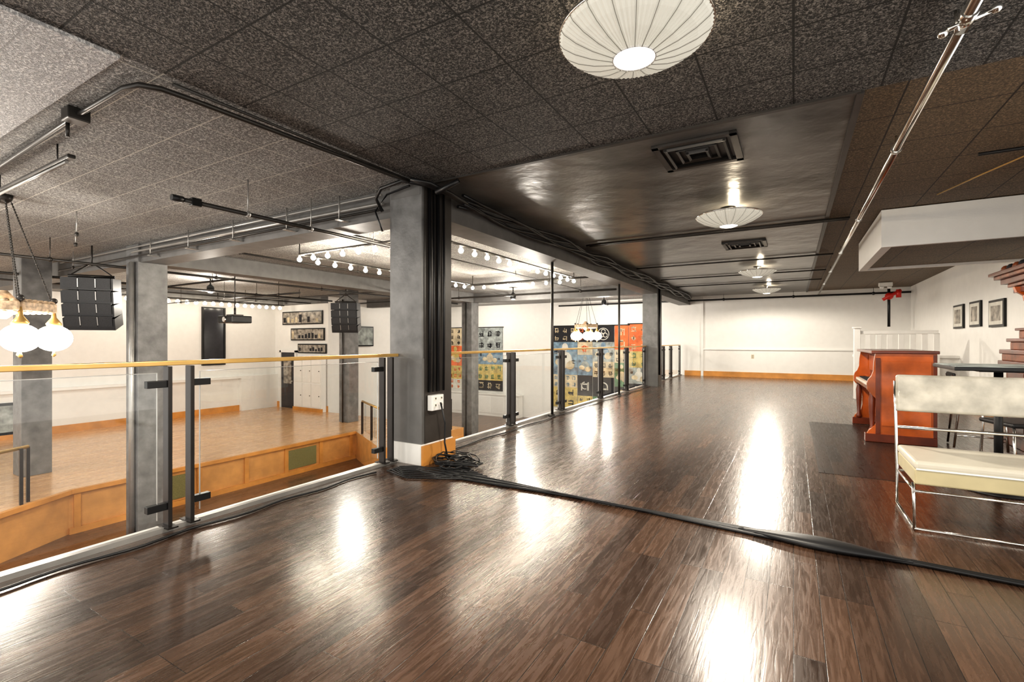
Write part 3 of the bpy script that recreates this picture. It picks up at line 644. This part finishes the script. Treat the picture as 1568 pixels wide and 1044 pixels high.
# ------------------------------------------------------------------ chrome bench
b = B('chrome_vinyl_bench'); x0, x1, y0, y1 = .66, 2.1, 3.92, 4.5
b.box(x0, x1, y0, y1, .385, .44, 'cream', bev=.02); b.box(x0+.005, x1-.005, y0+.005, y1-.005, .29, .39, 'yellowc', bev=.012)
b.tube([(x0+.01, y0+.002, .388), (x1, y0+.002, .388)], .006, 'whitetrim', seg=6)
b.box(x0, x1, y1+.02, y1+.07, .68, .95, 'pearl', bev=.018, rot=Matrix.Rotation(-.12, 4, 'X'))
for x in (x0, x1):
    b.tube([(x, y0+.02, .30), (x, y0, .20), (x, y0-.01, .012), (x, y0+.02, .012), (x, y1, .012), (x, y1, .30), (x, y1+.06, .7), (x, y1+.08, .9)], .010, 'chrome')
    b.tube([(x, y0, .255), (x, y1, .255)], .008, 'chrome')
b.tube([(x0, y0, .25), (x1, y0, .25)], .008, 'chrome'); b.tube([(x0, y0-.01, .014), (x1, y0-.01, .014)], .008, 'chrome'); b.tube([(x0, y1, .25), (x1, y1, .25)], .008, 'chrome')
b.tube([(x0, y1+.05, .56), (x1, y1+.05, .56)], .012, 'chrome')
b.done()

# bar-height tables
def hightable(cx, cy, z, s=.34):
    b = B('pedestal_table'); b.box(cx-s, cx+s, cy-s, cy+s, z-.03, z, 'rubber', bev=.006); b.box(cx-s+.01, cx+s-.01, cy-s+.01, cy+s-.01, z, z+.004, 'gry')
    b.tube([(cx, cy, .02), (cx, cy, z-.03)], .028, 'rubber', seg=16)
    b.lathe((cx, cy, 0), [(.24, 0), (.24, .012), (.12, .03), (.04, .05)], 'rubber', seg=32); b.box(cx-.15, cx+.15, cy-.15, cy+.15, z-.045, z-.03, 'rubber'); b.done()
hightable(1.42, 5.3, 1.0)
# dark chairs behind
def chair(cx, cy, ang=0):
    b = B('stacking_chair'); R = Matrix.Rotation(ang, 4, 'Z')
    def P(x, y, z): v = R @ Vector((x, y, 0)); return (cx+v.x, cy+v.y, z)
    b.box(cx-.21, cx+.21, cy-.21, cy+.21, .44, .48, 'rubber', bev=.015, rot=R)
    q = Vector(P(0, .22, .75)); b.box(q.x-.2, q.x+.2, q.y-.015, q.y+.015, .62, .84, 'rubber', bev=.012, rot=R)
    for sx in (-.19, .19):
        b.tube([P(sx, -.19, .45), P(sx, -.21, .01)], .011, 'chrome'); b.tube([P(sx, .22, .01), P(sx, .18, .45), P(sx, .23, .82)], .011, 'chrome'); b.tube([P(sx, -.2, .15), P(sx, .21, .15)], .008, 'chrome')
    b.done()
chair(1.78, 6.05, .3); chair(2.2, 5.2, -.3); chair(1.78, 7.3, 1.5)
# carved cabinet: stepped base, narrow waist with brackets, corbelled cornice
b = B('carved_wood_cabinet'); cx0, cx1, cy0, cy1 = 2.18, 2.88, 6.7, 7.9
b.box(cx0, cx1, cy0, cy1, 0, .9, 'carve', bev=.01); b.box(cx0-.03, cx1, cy0-.02, cy1+.02, .0, .12, 'carve', bev=.01)
for i, (d, z0, z1) in enumerate(((-.06, .9, .97), (-.03, .97, 1.05), (-.05, 1.05, 1.10), (.03, 1.10, 1.19), (0, 1.19, 1.23), (.09, 1.23, 1.32), (.06, 1.32, 1.35))):
    b.box(cx0+d, cx1, cy0+d*.8, cy1-d*.8, z0, z1, 'redd' if i % 2 == 0 else 'carve', bev=.008)
b.box(cx0+.20, cx1, cy0+.15, cy1-.15, 1.35, 1.80, 'carve')
for yy in (cy0+.2, (cy0+cy1)/2-.03, cy1-.26):
    b.prismY([(cx0+.22, 1.38), (cx0+.22, 1.82), (cx0+.0, 1.82), (cx0+.02, 1.76), (cx0+.08, 1.72), (cx0+.09, 1.66), (cx0+.15, 1.60), (cx0+.16, 1.48)], yy, yy+.06, 'red')
for i, (d, z0, z1) in enumerate(((.12, 1.70, 1.76), (.05, 1.76, 1.83), (.01, 1.83, 1.87), (-.04, 1.87, 1.93), (-.09, 1.93, 1.97), (-.13, 1.97, 2.01))):
    b.box(cx0+d, cx1, cy0+d*.8, cy1-d*.8, z0, z1, 'carve' if i % 2 == 0 else 'redd', bev=.008)
for yy in (cy0+.1, cy0+.65):
    b.box(cx0-.012, cx0, yy, yy+.45, .18, .84, 'redd', bev=.005); b.ball((cx0-.02, yy+.4, .5), .02, 'brass'); b.box(cx0+.19, cx0+.202, yy+.1, yy+.38, 1.4, 1.68, 'redd', bev=.004)
for i in range(7): b.ball((cx0-.02, cy0+.1+i*.17, 2.04), .045, 'blk' if i % 2 else 'carve', seg=10, sc=(1, 1, 1.1))
b.prismY([(2.75, 2.01), (2.25, 2.01), (2.32, 2.08), (2.45, 2.12), (2.6, 2.22)], cy0+.2, cy1-.2, 'carve')
b.done()
# white fence
b = B('white_picket_rail'); yy = 12.2
b.box(1.1, 2.42, yy-.03, yy+.03, 1.34, 1.41, 'whitetrim', bev=.006); b.box(1.1, 2.42, yy-.025, yy+.025, .14, .2, 'whitetrim')
x = 1.27
while x < 2.4: b.box(x, x+.09, yy-.018, yy+.018, 0.0, 1.35, 'whitetrim', bev=.004); x += .18
b.box(1.08, 1.19, yy-.06, yy+.06, 0, 1.46, 'whitetrim', bev=.006); b.box(1.06, 1.21, yy-.08, yy+.08, 1.46, 1.49, 'whitetrim', bev=.006); b.done()
# wall pictures
for (a, c, z0, z1) in ((12.6, 13.26, 1.45, 1.93), (11.59, 12.2, 1.46, 1.93), (10.47, 11.16, 1.43, 1.88)):
    b = B('framed_picture'); b.box(XE-.035, XE, a, c, z0, z1, 'black', bev=.004); b.box(XE-.04, XE-.035, a+.04, c-.04, z0+.04, z1-.04, 'wht'); b.box(XE-.043, XE-.04, a+.13, c-.13, z0+.1, z1-.1, 'photo'); b.done()
b = B('wall_outlet'); b.box(-1.2, -1.12, YB-.012, YB, .62, .75, 'crm', bev=.003); b.box(-1.175, -1.145, YB-.016, YB-.012, .64, .67, 'gry'); b.box(-1.175, -1.145, YB-.016, YB-.012, .70, .73, 'gry'); b.done()

# hall side: low service counter seen through glass
b = B('hall_wainscot_cabinet'); b.box(-13.9, -9.8, YB-.40, YB-.06, LZ, LZ+.9, 'white'); b.box(-13.95, -9.75, YB-.43, YB-.06, LZ+.9, LZ+.95, 'whitetrim', bev=.006)
for i in range(6): b.box(-13.8+i*.67, -13.2+i*.67, YB-.415, YB-.40, LZ+.12, LZ+.82, 'whitetrim', bev=.004)
b.done()

# ------------------------------------------------------------------ world + camera
w = bpy.data.worlds.new('World'); scene.world = w; w.use_nodes = True
w.node_tree.nodes['Background'].inputs[0].default_value = (1, .97, .92, 1); w.node_tree.nodes['Background'].inputs[1].default_value = 1.6
cam = bpy.data.cameras.new('camera'); co = bpy.data.objects.new('camera', cam); scene.collection.objects.link(co)
cam.sensor_width = 36; cam.lens = 36*735/1568; cam.clip_end = 100; cam.clip_start = .05
co.location = (0, 0, 1.2); co.rotation_euler = (math.radians(90), 0, math.atan2(431, 735))
scene.camera = co
scene.view_settings.view_transform = 'Standard'
scene.view_settings.exposure = 0.15
try: scene.view_settings.look = 'Medium High Contrast'
except Exception as e: print('LOOK', e)
